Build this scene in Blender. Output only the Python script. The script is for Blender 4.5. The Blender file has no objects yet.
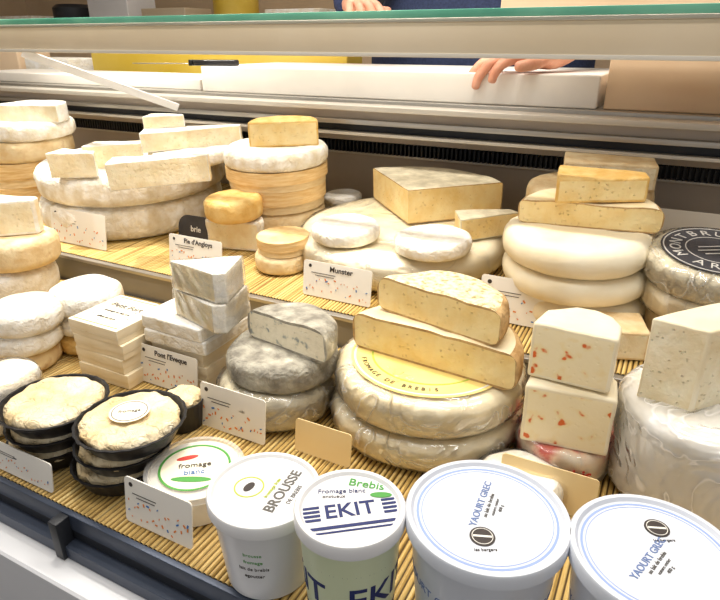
import bpy, bmesh, math, random
from mathutils import Vector, Matrix, noise
from math import sin, cos, pi, radians, atan
random.seed(7)
sc = bpy.context.scene
col = sc.collection
Z = Vector((0,0,1))
# ---------------------------------------------------------------- camera
H=.43; F=600.0; PIT=atan(260/600); YAW=radians(27.4); YD=27.4
RH=Vector((cos(YAW),sin(YAW),0)); HH=Vector((-sin(YAW),cos(YAW),0))
CAM=Vector((0,0,H))
FV=HH*cos(PIT)-Z*sin(PIT); UV=HH*sin(PIT)+Z*cos(PIT)
cd=bpy.data.cameras.new('camera'); cam=bpy.data.objects.new('camera',cd); col.objects.link(cam)
cam.location=CAM; cam.rotation_euler=(pi/2-PIT,0,YAW); cd.lens=30; cd.sensor_width=36; cd.sensor_fit='HORIZONTAL'
cd.clip_start=.01
sc.camera=cam
sc.view_settings.view_transform='Standard'
TB=radians(3)
FRONT=(Vector((0,0,.004)),Vector((0,0,1)))
BACK=(Vector((0,.712,.0545)),Vector((0,-sin(TB),cos(TB))))
def ray(px,py): return RH*(px-360)+UV*(300-py)+FV*F
def hit(px,py,pl):
    d=ray(px,py); t=(pl[0]-CAM).dot(pl[1])/d.dot(pl[1]); return CAM+d*t
def depth(p): return (p-CAM).dot(FV)
# ---------------------------------------------------------------- materials
def lin(h):
    h=h.lstrip('#'); o=[]
    for i in (0,2,4):
        c=int(h[i:i+2],16)/255; o.append(c/12.92 if c<=.04045 else ((c+.055)/1.055)**2.4)
    return (*o,1)
MC={}
def mat(name,c1,c2=None,c3=None,scale=60,rough=.6,bump=.2,bscale=None,metal=0,alpha=1,trans=0,spec=.4,stretch=(1,1,1),ramp=(.35,.65),dist=.002,detail=6,ior=1.45,sss=0,emit=0,holes=0,wrink=0,ww=1.5):
    if name in MC: return MC[name]
    m=bpy.data.materials.new(name); m.use_nodes=True; nt=m.node_tree; N=nt.nodes; L=nt.links
    b=N['Principled BSDF']; b.inputs['Roughness'].default_value=rough; b.inputs['Metallic'].default_value=metal
    b.inputs['Specular IOR Level'].default_value=spec; b.inputs['Alpha'].default_value=alpha
    b.inputs['Transmission Weight'].default_value=trans; b.inputs['IOR'].default_value=ior
    b.inputs['Base Color'].default_value=lin(c1)
    if sss:
        b.inputs['Subsurface Weight'].default_value=sss; b.inputs['Subsurface Radius'].default_value=(.01,.006,.003); b.inputs['Subsurface Scale'].default_value=.5
    tc=N.new('ShaderNodeTexCoord'); mp=N.new('ShaderNodeMapping'); mp.inputs['Scale'].default_value=stretch
    L.new(tc.outputs['Object'],mp.inputs['Vector'])
    if c2:
        n=N.new('ShaderNodeTexNoise'); n.inputs['Scale'].default_value=scale; n.inputs['Detail'].default_value=detail
        L.new(mp.outputs[0],n.inputs['Vector'])
        r=N.new('ShaderNodeValToRGB'); r.color_ramp.elements[0].position=ramp[0]; r.color_ramp.elements[1].position=ramp[1]
        r.color_ramp.elements[0].color=lin(c1); r.color_ramp.elements[1].color=lin(c2)
        if c3:
            e=r.color_ramp.elements.new(min(.98,ramp[1]+.12)); e.color=lin(c3)
        L.new(n.outputs['Fac'],r.inputs['Fac']); L.new(r.outputs['Color'],b.inputs['Base Color'])
    if bump:
        n2=N.new('ShaderNodeTexNoise'); n2.inputs['Scale'].default_value=bscale or scale*2.5; n2.inputs['Detail'].default_value=6
        L.new(mp.outputs[0],n2.inputs['Vector'])
        bp=N.new('ShaderNodeBump'); bp.inputs['Strength'].default_value=bump; bp.inputs['Distance'].default_value=dist
        src=n2.outputs['Fac']
        if holes:
            vo=N.new('ShaderNodeTexVoronoi'); vo.inputs['Scale'].default_value=holes; L.new(mp.outputs[0],vo.inputs['Vector'])
            mr=N.new('ShaderNodeMapRange'); mr.inputs['From Min'].default_value=.06; mr.inputs['From Max'].default_value=.20; L.new(vo.outputs['Distance'],mr.inputs['Value'])
            ad=N.new('ShaderNodeMath'); ad.operation='ADD'; L.new(mr.outputs[0],ad.inputs[0]); L.new(n2.outputs['Fac'],ad.inputs[1]); src=ad.outputs[0]
        if wrink:
            vo=N.new('ShaderNodeTexNoise'); vo.inputs['Scale'].default_value=wrink; vo.inputs['Detail'].default_value=2; vo.inputs['Distortion'].default_value=1.2; L.new(mp.outputs[0],vo.inputs['Vector'])
            a1=N.new('ShaderNodeMath'); a1.operation='SUBTRACT'; a1.inputs[1].default_value=.5; L.new(vo.outputs['Fac'],a1.inputs[0])
            a2=N.new('ShaderNodeMath'); a2.operation='ABSOLUTE'; L.new(a1.outputs[0],a2.inputs[0])
            a3=N.new('ShaderNodeMath'); a3.operation='MULTIPLY'; a3.inputs[1].default_value=ww; L.new(a2.outputs[0],a3.inputs[0])
            a4=N.new('ShaderNodeMath'); a4.operation='ADD'; L.new(a3.outputs[0],a4.inputs[0]); L.new(src,a4.inputs[1]); src=a4.outputs[0]
        L.new(src,bp.inputs['Height']); L.new(bp.outputs[0],b.inputs['Normal'])
    MC[name]=m; return m
def wrapmat(name,lo,hi,sc1=14,gl=.05,rough=.14,bd=.0018,ior=1.33):
    m=bpy.data.materials.new(name); m.use_nodes=True; nt=m.node_tree; N=nt.nodes; L=nt.links
    for q in list(N): N.remove(q)
    out=N.new('ShaderNodeOutputMaterial'); df=N.new('ShaderNodeBsdfDiffuse'); df.inputs[0].default_value=(1,.99,.97,1)
    tr=N.new('ShaderNodeBsdfTransparent'); gs=N.new('ShaderNodeBsdfGlossy'); gs.inputs['Roughness'].default_value=rough; gs.inputs['Color'].default_value=(1,1,1,1)
    tc=N.new('ShaderNodeTexCoord'); n=N.new('ShaderNodeTexNoise'); n.inputs['Scale'].default_value=sc1; n.inputs['Detail'].default_value=2; n.inputs['Distortion'].default_value=1.5
    L.new(tc.outputs['Object'],n.inputs['Vector'])
    s1=N.new('ShaderNodeMath'); s1.operation='SUBTRACT'; s1.inputs[1].default_value=.5; L.new(n.outputs['Fac'],s1.inputs[0])
    s2=N.new('ShaderNodeMath'); s2.operation='ABSOLUTE'; L.new(s1.outputs[0],s2.inputs[0])
    mr=N.new('ShaderNodeMapRange'); mr.inputs['From Min'].default_value=.0; mr.inputs['From Max'].default_value=.02; mr.inputs['To Min'].default_value=hi; mr.inputs['To Max'].default_value=lo  # white streaks mixed in along the creases, standing in for reflections on film
    L.new(s2.outputs[0],mr.inputs['Value'])
    mb=N.new('ShaderNodeMapRange'); mb.inputs['From Min'].default_value=.0; mb.inputs['From Max'].default_value=.12; mb.inputs['To Min'].default_value=1; mb.inputs['To Max'].default_value=0
    L.new(s2.outputs[0],mb.inputs['Value'])
    bp=N.new('ShaderNodeBump'); bp.inputs['Strength'].default_value=1; bp.inputs['Distance'].default_value=bd
    L.new(mb.outputs[0],bp.inputs['Height']); L.new(bp.outputs[0],gs.inputs['Normal'])
    m1=N.new('ShaderNodeMixShader'); L.new(mr.outputs[0],m1.inputs[0]); L.new(tr.outputs[0],m1.inputs[1]); L.new(df.outputs[0],m1.inputs[2])
    fz=N.new('ShaderNodeFresnel'); fz.inputs[0].default_value=ior; L.new(bp.outputs[0],fz.inputs['Normal'])
    ad=N.new('ShaderNodeMath'); ad.operation='ADD'; ad.use_clamp=True; ad.inputs[1].default_value=gl; L.new(fz.outputs[0],ad.inputs[0])
    m2=N.new('ShaderNodeMixShader'); L.new(ad.outputs[0],m2.inputs[0]); L.new(m1.outputs[0],m2.inputs[1]); L.new(gs.outputs[0],m2.inputs[2])
    L.new(m2.outputs[0],out.inputs[0]); return m
M_white=mat('bloomy_white_rind','#dfd2b8','#fcf9f3','#ede4d2',scale=40,bump=1,bscale=150,rough=.9,dist=.0026,wrink=55)
M_white2=mat('soft_white_cheese','#ece3d0','#fefcf8',scale=30,bump=.9,bscale=120,rough=.85,dist=.0026,wrink=50)
M_cream=mat('cream_paste','#eedcb4','#faf0d4',scale=40,bump=1,bscale=130,rough=.5,sss=.1,holes=170,dist=.002)
M_yellow=mat('yellow_paste','#edcc86','#f7e1aa',scale=30,bump=1,bscale=110,rough=.45,sss=.1,holes=150,dist=.002)
M_yellowd=mat('golden_rind','#dfb160','#f0cf8a','#f5e4b8',scale=45,bump=.9,bscale=90,rough=.5,dist=.0025,wrink=60)
M_beige=mat('beige_rind','#dcbd8b','#efdcb4','#cba676',scale=34,bump=.9,bscale=120,rough=.7,dist=.0025)
M_tanr=mat('ivory_wrinkled_crust','#dfc28e','#f3e2be','#fbf3e0',scale=36,bump=1,bscale=110,rough=.55,dist=.003,wrink=75,ww=2.2)
M_pale=mat('pale_rind','#ead6a8','#f8edd0','#e0c692',scale=20,bump=.6,bscale=80,rough=.4,dist=.0022)
M_palew=mat('smooth_cream_rind','#efdfbb','#f9f0d8',scale=14,bump=.4,bscale=60,rough=.4,dist=.002)
M_brown=mat('brown_rind','#a98250','#d4b07c','#8d6b40',scale=60,bump=1,bscale=120,rough=.8,dist=.003)
M_grey=mat('grey_mould_rind','#827c71','#bdb7a7','#ebe4d3',scale=55,bump=1,bscale=130,rough=.9,dist=.0028,wrink=55)
M_greyl=mat('ash_grey_rind','#bcb196','#ded3b7','#efe5cb',scale=40,bump=.9,bscale=130,rough=.85,dist=.0025)
M_speck=mat('speckled_paste','#b3a172','#e9d7a8','#f4e6c2',scale=150,ramp=(.36,.46),bump=.9,rough=.6,holes=140)
M_vein=mat('blue_veined_paste','#9aa09c','#ece3ca','#f5ecd4',scale=80,ramp=(.34,.42),bump=.7,rough=.5,holes=140,detail=4)
M_spot=mat('spotted_paste','#de6a30','#f6e2b0','#f9eac4',scale=75,ramp=(.31,.355),bump=.4,rough=.35,detail=1.5,holes=120,dist=.001)
M_red=mat('reddish_wrapped','#cf5a4a','#f0d0b0','#f6e9d2',scale=26,ramp=(.44,.52),bump=.3,rough=.3)
M_wood=mat('poplar_wood','#dcb478','#efd29e',scale=30,bump=.5,rough=.7,stretch=(1,1,9),spec=.2)
M_wood2=mat('pale_poplar_wood','#e1c592','#f0dbb4',scale=40,bump=.3,rough=.7,stretch=(1,1,6),spec=.2)
M_boxs=mat('pale_carton_side','#e8d7b4','#f2e4c8',scale=20,bump=.1,rough=.6,stretch=(1,1,4),spec=.2)
M_print=mat('printed_box_top','#c9ae7c','#f3e8cf','#f6eedb',scale=190,ramp=(.33,.38),bump=.03,rough=.5)
M_paper=mat('paper_label','#f4ead0','#f8f1de',scale=20,bump=.05,rough=.5)
M_papery=mat('yellow_paper_label','#f0d57c','#f4de92',scale=20,bump=.05,rough=.4)
M_paperdk=mat('black_paper','#35353a','#424247',scale=30,bump=.1,rough=.4)
M_card=mat('white_card','#f1ece2','#f6f2ea',scale=10,bump=.03,rough=.5)
M_cardy=mat('yellow_card','#efd29a','#f3dcac',scale=10,bump=.03,rough=.5)
M_wrap=wrapmat('clear_plastic_wrap',.05,.38,15,gl=.07,bd=.0022)
M_wraps=wrapmat('smooth_plastic_film',.03,.14,8,gl=.03)
M_wrapw=wrapmat('milky_plastic_wrap',.36,.75,15,gl=.08,bd=.003)
M_clear=mat('clear_plastic','#ffffff',None,rough=.06,bump=0,alpha=.28,spec=.8)
M_tub=mat('white_plastic','#dfdfe1','#e6e6e8',scale=5,bump=0,rough=.25,spec=.5)
M_tubb=mat('cool_white_plastic','#d2d7e1','#d9dde6',scale=5,bump=0,rough=.28,spec=.5)
M_tubc=mat('translucent_milk_plastic','#ece6d6','#f3eee2',scale=5,bump=0,rough=.25,alpha=.85)
M_tubg=mat('cream_green_plastic','#d6e0b8','#e0e8c8',scale=5,bump=0,rough=.3)
M_black=mat('black_plastic','#1c1b1c','#29282a',scale=20,bump=.05,rough=.3)
M_inkd=mat('dark_ink','#3a3230',None,bump=0,rough=.5)
M_inkb=mat('muted_blue_ink','#6a7fae',None,bump=0,rough=.5)
M_inkbl=mat('blue_ink','#4a7ab8',None,bump=0,rough=.5)
M_inkn=mat('navy_ink','#1e2a63',None,bump=0,rough=.5)
M_inkg=mat('green_ink','#4f9a45',None,bump=0,rough=.5)
M_inkyg=mat('yellow_green_ink','#b3bf4a',None,bump=0,rough=.5)
M_inkgr=mat('grey_ink','#5f5c58',None,bump=0,rough=.5)
M_inklg=mat('silver_ink','#c4c1ba',None,bump=0,rough=.5)
M_inko=mat('orange_ink','#e08a45',None,bump=0,rough=.5)
M_inkw=mat('white_ink','#e9e6df',None,bump=0,rough=.5)
M_inkr=mat('red_ink','#c8423a',None,bump=0,rough=.5)
M_inkp=mat('printed_lavender_ring','#93a8dc',None,bump=0,rough=.4)
M_steel=mat('brushed_steel','#a6a29b','#bdb9b2',scale=20,bump=.05,rough=.35,metal=.8,stretch=(.2,8,8))
M_steell=mat('satin_aluminium','#c9c3b8','#d6d0c6',scale=20,bump=.03,rough=.4,metal=.3,stretch=(.2,8,8))
M_taupe=mat('taupe_case_lining','#b8ac9f','#c3b7aa',scale=6,bump=.03,rough=.5)
M_riser=mat('grey_riser','#7c7873','#8a8680',scale=6,bump=.02,rough=.4,metal=.2)
M_rail=mat('dark_blue_grey_rail','#3c4454','#4a5262',scale=8,bump=0,rough=.35,metal=.3)
M_panel=mat('light_grey_panel','#d2d4da','#dddee2',scale=3,bump=0,rough=.4)
M_dark=mat('dark_trim','#24262b','#2f3136',scale=8,bump=0,rough=.4)
M_frame=mat('beige_metal_frame','#c9b89d','#d2c3ab',scale=4,bump=0,rough=.4,metal=.15)
M_green=mat('green_glass_edge','#3f8c74','#6fae95',scale=5,bump=0,rough=.1,spec=.8)
M_board=mat('white_cutting_board','#ece6dd','#f2ede4',scale=8,bump=.05,rough=.5)
M_yel=mat('yellow_plastic','#cfae3a','#dcc05a',scale=5,bump=0,rough=.4)
M_tan=mat('tan_cardboard','#e0c29f','#e8cdac',scale=8,bump=.05,rough=.7)
M_wall=mat('beige_plaster','#b8a184','#c2ab8e',scale=3,bump=.05,rough=.8)
M_ceil=mat('white_ceiling','#e8e2d8','#eee9e0',scale=3,bump=.02,rough=.8)
M_floor=mat('grey_floor_tiles','#6f6a64','#7d7770',scale=4,bump=.05,rough=.5)
M_navy=mat('navy_cloth','#232b47','#303a5c',scale=120,bump=.4,rough=.85)
M_apron=mat('blue_grey_apron','#2c3550','#384262',scale=160,bump=.4,rough=.85)
M_skin=mat('skin','#d9977a','#e6ad92',scale=40,bump=.25,bscale=200,rough=.5,sss=.1)
M_hair=mat('brown_hair','#2e2119','#4a3527',scale=90,bump=.8,rough=.6,stretch=(1,1,.2))
def bamboo_mat(name='bamboo_slats'):
    m=bpy.data.materials.new(name); m.use_nodes=True; nt=m.node_tree; N=nt.nodes; L=nt.links; b=N['Principled BSDF']
    b.inputs['Roughness'].default_value=.45
    tc=N.new('ShaderNodeTexCoord'); mp=N.new('ShaderNodeMapping'); mp.inputs['Scale'].default_value=(280,5,1)
    n=N.new('ShaderNodeTexNoise'); n.inputs['Scale'].default_value=1; n.inputs['Detail'].default_value=3
    r=N.new('ShaderNodeValToRGB'); r.color_ramp.elements[0].position=.3; r.color_ramp.elements[1].position=.68
    r.color_ramp.elements[0].color=lin('#8a6a30'); r.color_ramp.elements[1].color=lin('#e6cd8c')
    e=r.color_ramp.elements.new(.48); e.color=lin('#cdaa62')
    L.new(tc.outputs['Object'],mp.inputs[0]); L.new(mp.outputs[0],n.inputs[0]); L.new(n.outputs['Fac'],r.inputs[0])
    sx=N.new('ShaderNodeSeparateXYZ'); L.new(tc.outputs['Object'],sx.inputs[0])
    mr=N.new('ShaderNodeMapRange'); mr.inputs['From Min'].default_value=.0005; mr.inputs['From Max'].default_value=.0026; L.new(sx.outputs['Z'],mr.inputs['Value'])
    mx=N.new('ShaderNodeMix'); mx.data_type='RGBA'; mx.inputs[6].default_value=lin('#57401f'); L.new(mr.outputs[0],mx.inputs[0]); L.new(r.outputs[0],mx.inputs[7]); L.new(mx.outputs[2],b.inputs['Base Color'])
    return m
M_bam=bamboo_mat()
# ---------------------------------------------------------------- object helpers
def mk(name,bm,mats,parent=None,label=None,cat=None,smooth=True,angle=35):
    me=bpy.data.meshes.new(name); bmesh.ops.recalc_face_normals(bm,faces=bm.faces); bm.to_mesh(me); bm.free()
    for m in mats: me.materials.append(m)
    if smooth:
        me.shade_smooth()
        try: me.set_sharp_from_angle(angle=radians(angle))
        except Exception: pass
    ob=bpy.data.objects.new(name,me); col.objects.link(ob)
    if parent: ob.parent=parent
    if label: ob['label']=label
    if cat: ob['category']=cat
    return ob
def empty(name,label,cat,loc=(0,0,0)):
    e=bpy.data.objects.new(name,None); e.empty_display_size=.02; col.objects.link(e); e['label']=label; e['category']=cat; e.location=loc; return e
def wheel_bm(r,h,ang=360,bev=.3,amp=.001,freq=35,e=.0025,seed=None,cutamp=.0012):
    if seed is None: seed=random.random()*50
    b=min(bev*h,.49*h,.4*r); e=min(e,h*.2)
    pr=[((r-b)*k,h) for k in (0,.2,.4,.6,.8,.94)]
    pr+=[(r-b+b*sin(a*pi/8),h-b+b*cos(a*pi/8)) for a in range(5)]
    pr+=[(r,h*.5)]
    pr+=[(r-b+b*cos(a*pi/8),b-b*sin(a*pi/8)) for a in range(5)]
    pr+=[((r-b)*.6,0),(0,0)]
    full=ang>=359.9; n=96 if full else max(8,int(96*ang/360)); cols=n if full else n+1
    bm=bmesh.new(); ct=bm.verts.new((0,0,h)); cb=bm.verts.new((0,0,0)); g=[]
    for j in range(cols):
        a=radians(ang)*j/n
        g.append([bm.verts.new((p[0]*cos(a),p[0]*sin(a),p[1])) for p in pr[1:-1]])
    K=len(pr)-2
    for j in range(n):
        A=g[j]; B=g[(j+1)%cols]
        f=bm.faces.new((ct,A[0],B[0])); f.material_index=0
        for i in range(K-1):
            f=bm.faces.new((A[i],A[i+1],B[i+1],B[i])); f.material_index=0 if i<6 else 1
        f=bm.faces.new((cb,B[-1],A[-1])); f.material_index=1
    if not full:
        for j in (0,cols-1):
            a=radians(ang)*j/n; out=[ct]+g[j]+[cb]
            ins=[bm.verts.new((min(p[0],r-e)*cos(a),min(p[0],r-e)*sin(a),min(max(p[1],e),h-e))) for p in pr]
            for i in range(len(out)-1):
                f=bm.faces.new((out[i],out[i+1],ins[i+1],ins[i])); f.material_index=1
            f=bm.faces.new(ins); f.material_index=2
    for v in bm.verts:
        w=v.co.z/h
        q=noise.noise(Vector((v.co.x*freq+seed,v.co.y*freq,v.co.z*freq)))
        q2=noise.noise(Vector((v.co.x*freq,v.co.y*freq+seed,v.co.z*freq+9)))
        q3=noise.noise(Vector((v.co.x*freq*.35,v.co.y*freq*.35+seed,3)))
        v.co.z+=amp*(q+q3*1.3)*w
        l=math.hypot(v.co.x,v.co.y)
        if l>1e-5: s_=1+amp*(q2+q3)/r; v.co.x*=s_; v.co.y*=s_
    return bm
def lathe_bm(pr,n=72,slots=None,flute=None):
    bm=bmesh.new(); g=[]
    for j in range(n):
        a=2*pi*j/n; row=[]
        for i,p in enumerate(pr):
            rr=p[0]*(1+(flute[i]*cos(a*24) if flute else 0))
            row.append(bm.verts.new((rr*cos(a),rr*sin(a),p[1])))
        g.append(row)
    for j in range(n):
        A=g[j];B=g[(j+1)%n]
        for i in range(len(pr)-1):
            f=bm.faces.new((A[i],A[i+1],B[i+1],B[i])); f.material_index=slots[i] if slots else 0
    bmesh.ops.remove_doubles(bm,verts=bm.verts,dist=1e-5)
    return bm
def prism_bm(poly,h,bev=.002,side=None,top=0,bot=0,amp=.0,sx=0,sy=0,tz=None):
    bm=bmesh.new(); n=len(poly)
    b=[bm.verts.new((p[0],p[1],0)) for p in poly]; t=[bm.verts.new((p[0]+sx,p[1]+sy,h*(tz[i] if tz else 1))) for i,p in enumerate(poly)]
    f=bm.faces.new(b); f.material_index=bot
    f=bm.faces.new(t); f.material_index=top
    for i in range(n):
        f=bm.faces.new((b[i],b[(i+1)%n],t[(i+1)%n],t[i])); f.material_index=(side[i] if side else 1)
    bmesh.ops.recalc_face_normals(bm,faces=bm.faces)
    if bev: bmesh.ops.bevel(bm,geom=list(bm.edges),offset=bev,segments=3,affect='EDGES',profile=.6)
    if amp:
        bmesh.ops.triangulate(bm,faces=bm.faces)
        for _ in range(3): 
            es=[e for e in bm.edges if e.calc_length()>.007]
            if es: bmesh.ops.subdivide_edges(bm,edges=es,cuts=1)
            bmesh.ops.triangulate(bm,faces=bm.faces)
        sd=random.random()*30
        for v in bm.verts:
            w=min(1,max(0,v.co.z)/(h*.3))
            nn=noise.noise_vector(Vector((v.co.x*32+sd,v.co.y*32,v.co.z*32)))+noise.noise_vector(Vector((v.co.x*110+sd,v.co.y*110,v.co.z*110)))*.25
            v.co+=nn*amp*w
    return bm
def box_bm(sx,sy,sz,bev=.0):
    return prism_bm([(-sx/2,-sy/2),(sx/2,-sy/2),(sx/2,sy/2),(-sx/2,sy/2)],sz,bev,side=[0]*4)
def box(name,x0,x1,y0,y1,z0,z1,m,parent=None,label=None,cat=None,bev=.001):
    o=mk(name,box_bm(x1-x0,y1-y0,z1-z0,bev),[m],parent,label,cat); o.location=((x0+x1)/2,(y0+y1)/2,z0); return o
def text_mesh(name,s,size,m,parent,M,bend=None,ext=.0002,spacing=1,bold=0):
    cu=bpy.data.curves.new('lettering','FONT'); cu.body=s; cu.size=size; cu.align_x='CENTER'; cu.align_y='CENTER'; cu.extrude=ext; cu.resolution_u=3; cu.space_character=spacing; cu.offset=bold*size
    t=bpy.data.objects.new('tmp_text',cu); col.objects.link(t); bpy.context.view_layer.update()
    me=bpy.data.meshes.new_from_object(t.evaluated_get(bpy.context.evaluated_depsgraph_get()))
    bpy.data.objects.remove(t); bpy.data.curves.remove(cu)
    if bend:
        bm=bmesh.new(); bm.from_mesh(me)
        xs=[v.co.x for v in bm.verts]; x=min(xs)
        while x<max(xs):
            x+=bend[0]*.12
            bmesh.ops.bisect_plane(bm,geom=list(bm.verts)+list(bm.edges)+list(bm.faces),plane_co=(x,0,0),plane_no=(1,0,0))
        bm.to_mesh(me); bm.free()
        r0,k,a0,zc=bend
        for v in me.vertices:
            z=zc+v.co.y; r=r0+k*(z-zc)+.0004+v.co.z; a=a0+v.co.x/r0
            v.co=Vector((r*sin(a),-r*cos(a),z))
    else: me.transform(M)
    me.materials.clear(); me.materials.append(m); me.name=name
    ob=bpy.data.objects.new(name,me); col.objects.link(ob); ob.parent=parent; return ob
def disc_patch(name,r,z,m,parent,cx=0,cy=0,r_in=0,h=.0004,squash=1,rot=0):
    pr=[(r_in,z),(r_in,z+h),(r,z+h),(r,z)] if r_in else [(0,z+h),(r,z+h),(r,z)]
    bm=lathe_bm(pr,64)
    for v in bm.verts: v.co.y*=squash
    bmesh.ops.transform(bm,matrix=Matrix.Translation((cx,cy,0))@Matrix.Rotation(rot,4,'Z'),verts=bm.verts)
    return mk(name,bm,[m],parent)
def orient(ob,c,n,rot=0,lean=0):
    y=n.cross(Vector((1,0,0))).normalized(); x=y.cross(n)
    B=Matrix((x,y,n)).transposed().to_4x4()
    ob.matrix_world=Matrix.Translation(c)@Matrix.Rotation(radians(lean),4,RH)@B@Matrix.Rotation(radians(rot),4,'Z')
# ---------------------------------------------------------------- builders
KIND={
 'brie':('brie_cheese',[M_white,M_white,M_cream],.32,.0022,'brie cheese'),
 'bloomy':('bloomy_rind_cheese',[M_white2,M_white,M_cream],.35,.002,'cheese'),
 'beige':('washed_rind_cheese',[M_beige,M_beige,M_yellow],.3,.0016,'cheese'),
 'pale':('pale_cheese_wheel',[M_pale,M_pale,M_cream],.3,.0016,'cheese wheel'),
 'cream':('cream_cheese_wheel',[M_palew,M_palew,M_cream],.3,.0014,'cheese wheel'),
 'smooth':('smooth_white_cheese',[M_white2,M_white2,M_cream],.14,.0006,'cheese'),
 'yellow':('golden_cheese',[M_yellowd,M_yellowd,M_yellow],.35,.002,'cheese'),
 'grey':('grey_rind_cheese',[M_grey,M_grey,M_speck],.35,.0022,'cheese'),
 'greyl':('ash_rind_cheese',[M_greyl,M_greyl,M_cream],.35,.002,'cheese'),
 'tomme':('tomme_cheese',[M_speck,M_brown,M_yellow],.36,.0026,'cheese'),
 'brown':('brown_rind_cheese',[M_pale,M_brown,M_yellow],.34,.0022,'cheese'),
 'red':('wrapped_red_cheese',[M_red,M_red,M_cream],.25,.0012,'cheese'),
 'ypiece':('yellow_cheese_piece',[M_greyl,M_brown,M_yellow],.1,.001,'cheese'),
 'blueh':('half_blue_cheese',[M_grey,M_grey,M_vein],.34,.0022,'cheese'),
}
def D(kind,label,ang=360,wrap=None,paper=None,bev=None,e=.0025,name=None,cat=None,group=None,wamp=.0025):
    def f(r,h):
        k=KIND[kind]; bv=bev if bev is not None else k[2]
        o=mk(name or k[0],wheel_bm(r,h,ang,bv,k[3],e=e),k[1],label=label,cat=cat or k[4])
        if wrap:
            bm=wheel_bm(r+.0028,h+.0025,ang,bv,wamp,freq=60)
            for v in bm.verts: v.co.z=max(v.co.z,.0003)
            mk('plastic_wrap',bm,[wrap],o,label='crinkled clear plastic wrap')
        if paper: paper(o,r,h)
        if group: o['group']=group
        return o
    return f
def WB(label,group=None):
    def f(r,h):
        o=empty('round_cheese_box',label,'cheese box')
        mk('box_base',lathe_bm([(0,0),(r*.955,0),(r*.955,h*.55),(0,h*.55)]),[M_wood2],o)
        mk('box_lid',lathe_bm([(r*.96,h*.38),(r,h*.38),(r,h-.0008),(r-.001,h),(0,h),(0,h-.001),(r*.96,h-.001),(r*.96,h*.38)]),[M_wood],o)
        if group:o['group']=group
        return o
    return f
def PZ(poly,mats,label,name='cheese_wedge',cat='cheese',side=None,bev=.002,amp=.0013,top=0,sx=0,sy=0,wrap=None,group=None,tz=None):
    def f(r,h):
        s=2*r; P=[(p[0]*s,p[1]*s) for p in poly]
        o=mk(name,prism_bm(P,h,min(bev,h*.25),side,top,0,amp,sx*s,sy*s,tz),mats,label=label,cat=cat,angle=50)
        if wrap:
            P2=[(p[0]*(s+.005),p[1]*(s+.005)) for p in poly]
            mk('plastic_wrap',prism_bm(P2,h+.001,.003,[0]*len(P2),0,0,.0012,sx*s,sy*s,tz),[wrap],o,label='clear plastic film')
        if group:o['group']=group
        return o
    return f
def bar(o,M,sx,sy,m,name='printed_stripe'):
    bm=bmesh.new(); bmesh.ops.create_cube(bm,size=1,matrix=M@Matrix.Diagonal((sx,sy,.0003,1))); mk(name,bm,[m],o,smooth=False)
def SB(label,group=None,top=M_print,side=M_boxs,name='square_cheese_box',cat='cheese box',printed=False):
    def f(r,h):
        o=empty(name,label,cat); s=2*r
        mk('box_base',box_bm(s*.985,s*.985,h*.5,.0008),[side],o)
        l=mk('box_lid',prism_bm([(-r,-r),(r,-r),(r,r),(-r,r)],h*.62,.001,side=[1]*4,top=0,bot=1),[top,side],o); l.location=(0,0,h*.375)
        if printed:
            for i,(tx,sz) in enumerate((('Petit Fort',.2),('fromage au lait cru',.085),('affine en cave',.085))):
                text_mesh('lettering',tx,r*2*sz*.8,M_inkd,o,Matrix.Translation((0,r*(.35-.4*i),h+.0002)))
            for sy_ in (-.86,.86):
                bar(o,Matrix.Translation((0,sy_*r,h)),s*.9,r*.03,M_inko)
        if group:o['group']=group
        return o
    return f
TRI=[(-.5,-.18),(.5,-.05),(.42,.12),(-.42,.3)]
LONG=[(-.5,-.14),(.48,-.06),(.5,.02),(-.46,.18)]
BLK=[(-.5,-.3),(.5,-.3),(.5,.3),(-.5,.3)]
HALFB=[(-.5,-.2),(.5,-.2),(.48,0),(.41,.15),(.28,.26),(.1,.32),(-.1,.32),(-.28,.26),(-.41,.15),(-.48,0)]
HB=[1]+[0]*9
SQ=[(-.5,-.5),(.5,-.5),(.5,.5),(-.5,.5)]
WED=[(-.5,-.32),(.5,-.1),(.5,.15),(-.45,.38)]
class S:
    def __init__(s,px,yf,w,pl=FRONT,lift=0,center=False):
        s.n=pl[1]; P=(pl[0]+pl[1]*lift,pl[1]); p=hit(px,yf,P); s.hp=(HH-s.n*HH.dot(s.n)).normalized(); s.rp=(RH-s.n*RH.dot(s.n)).normalized()
        t=depth(p)/F
        s.p=p if center else p+s.hp*(w/2*t*1.0); s.h=0; s.pl=P
    def add(s,build,cx,w,hp,rot=0,dd=0,lean=0,stay=False):
        c=s.p+s.n*s.h+s.hp*dd; q=c-CAM; u=cx-360
        a=(u*q.dot(FV)-F*q.dot(RH))/(F*s.rp.dot(RH)-u*s.rp.dot(FV)); c=c+s.rp*a; q=c-CAM
        t=q.dot(FV)/F; el=math.atan2(-q.dot(Z),math.hypot(q.x,q.y)); h=hp*t/cos(el)
        o=build(w*t/2,h); orient(o,c,s.n,rot,lean)
        if not stay: s.h+=h
        s.last=o; s.c=c; s.t=t
        return o
# ================================================================= ROOM
def struct(o): o['kind']='structure'; return o
struct(box('floor',-4.5,3,-2,3.3,-.68,-.62,M_floor,bev=0))
struct(box('ceiling',-4.5,3,-2,3.3,2.1,2.15,M_ceil,bev=0))
struct(box('wall_back',-4.5,3,3.2,3.3,-.62,2.1,M_wall,bev=0))
struct(box('wall_left',-4.5,-4.4,-2,3.2,-.62,2.1,M_wall,bev=0))
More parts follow.
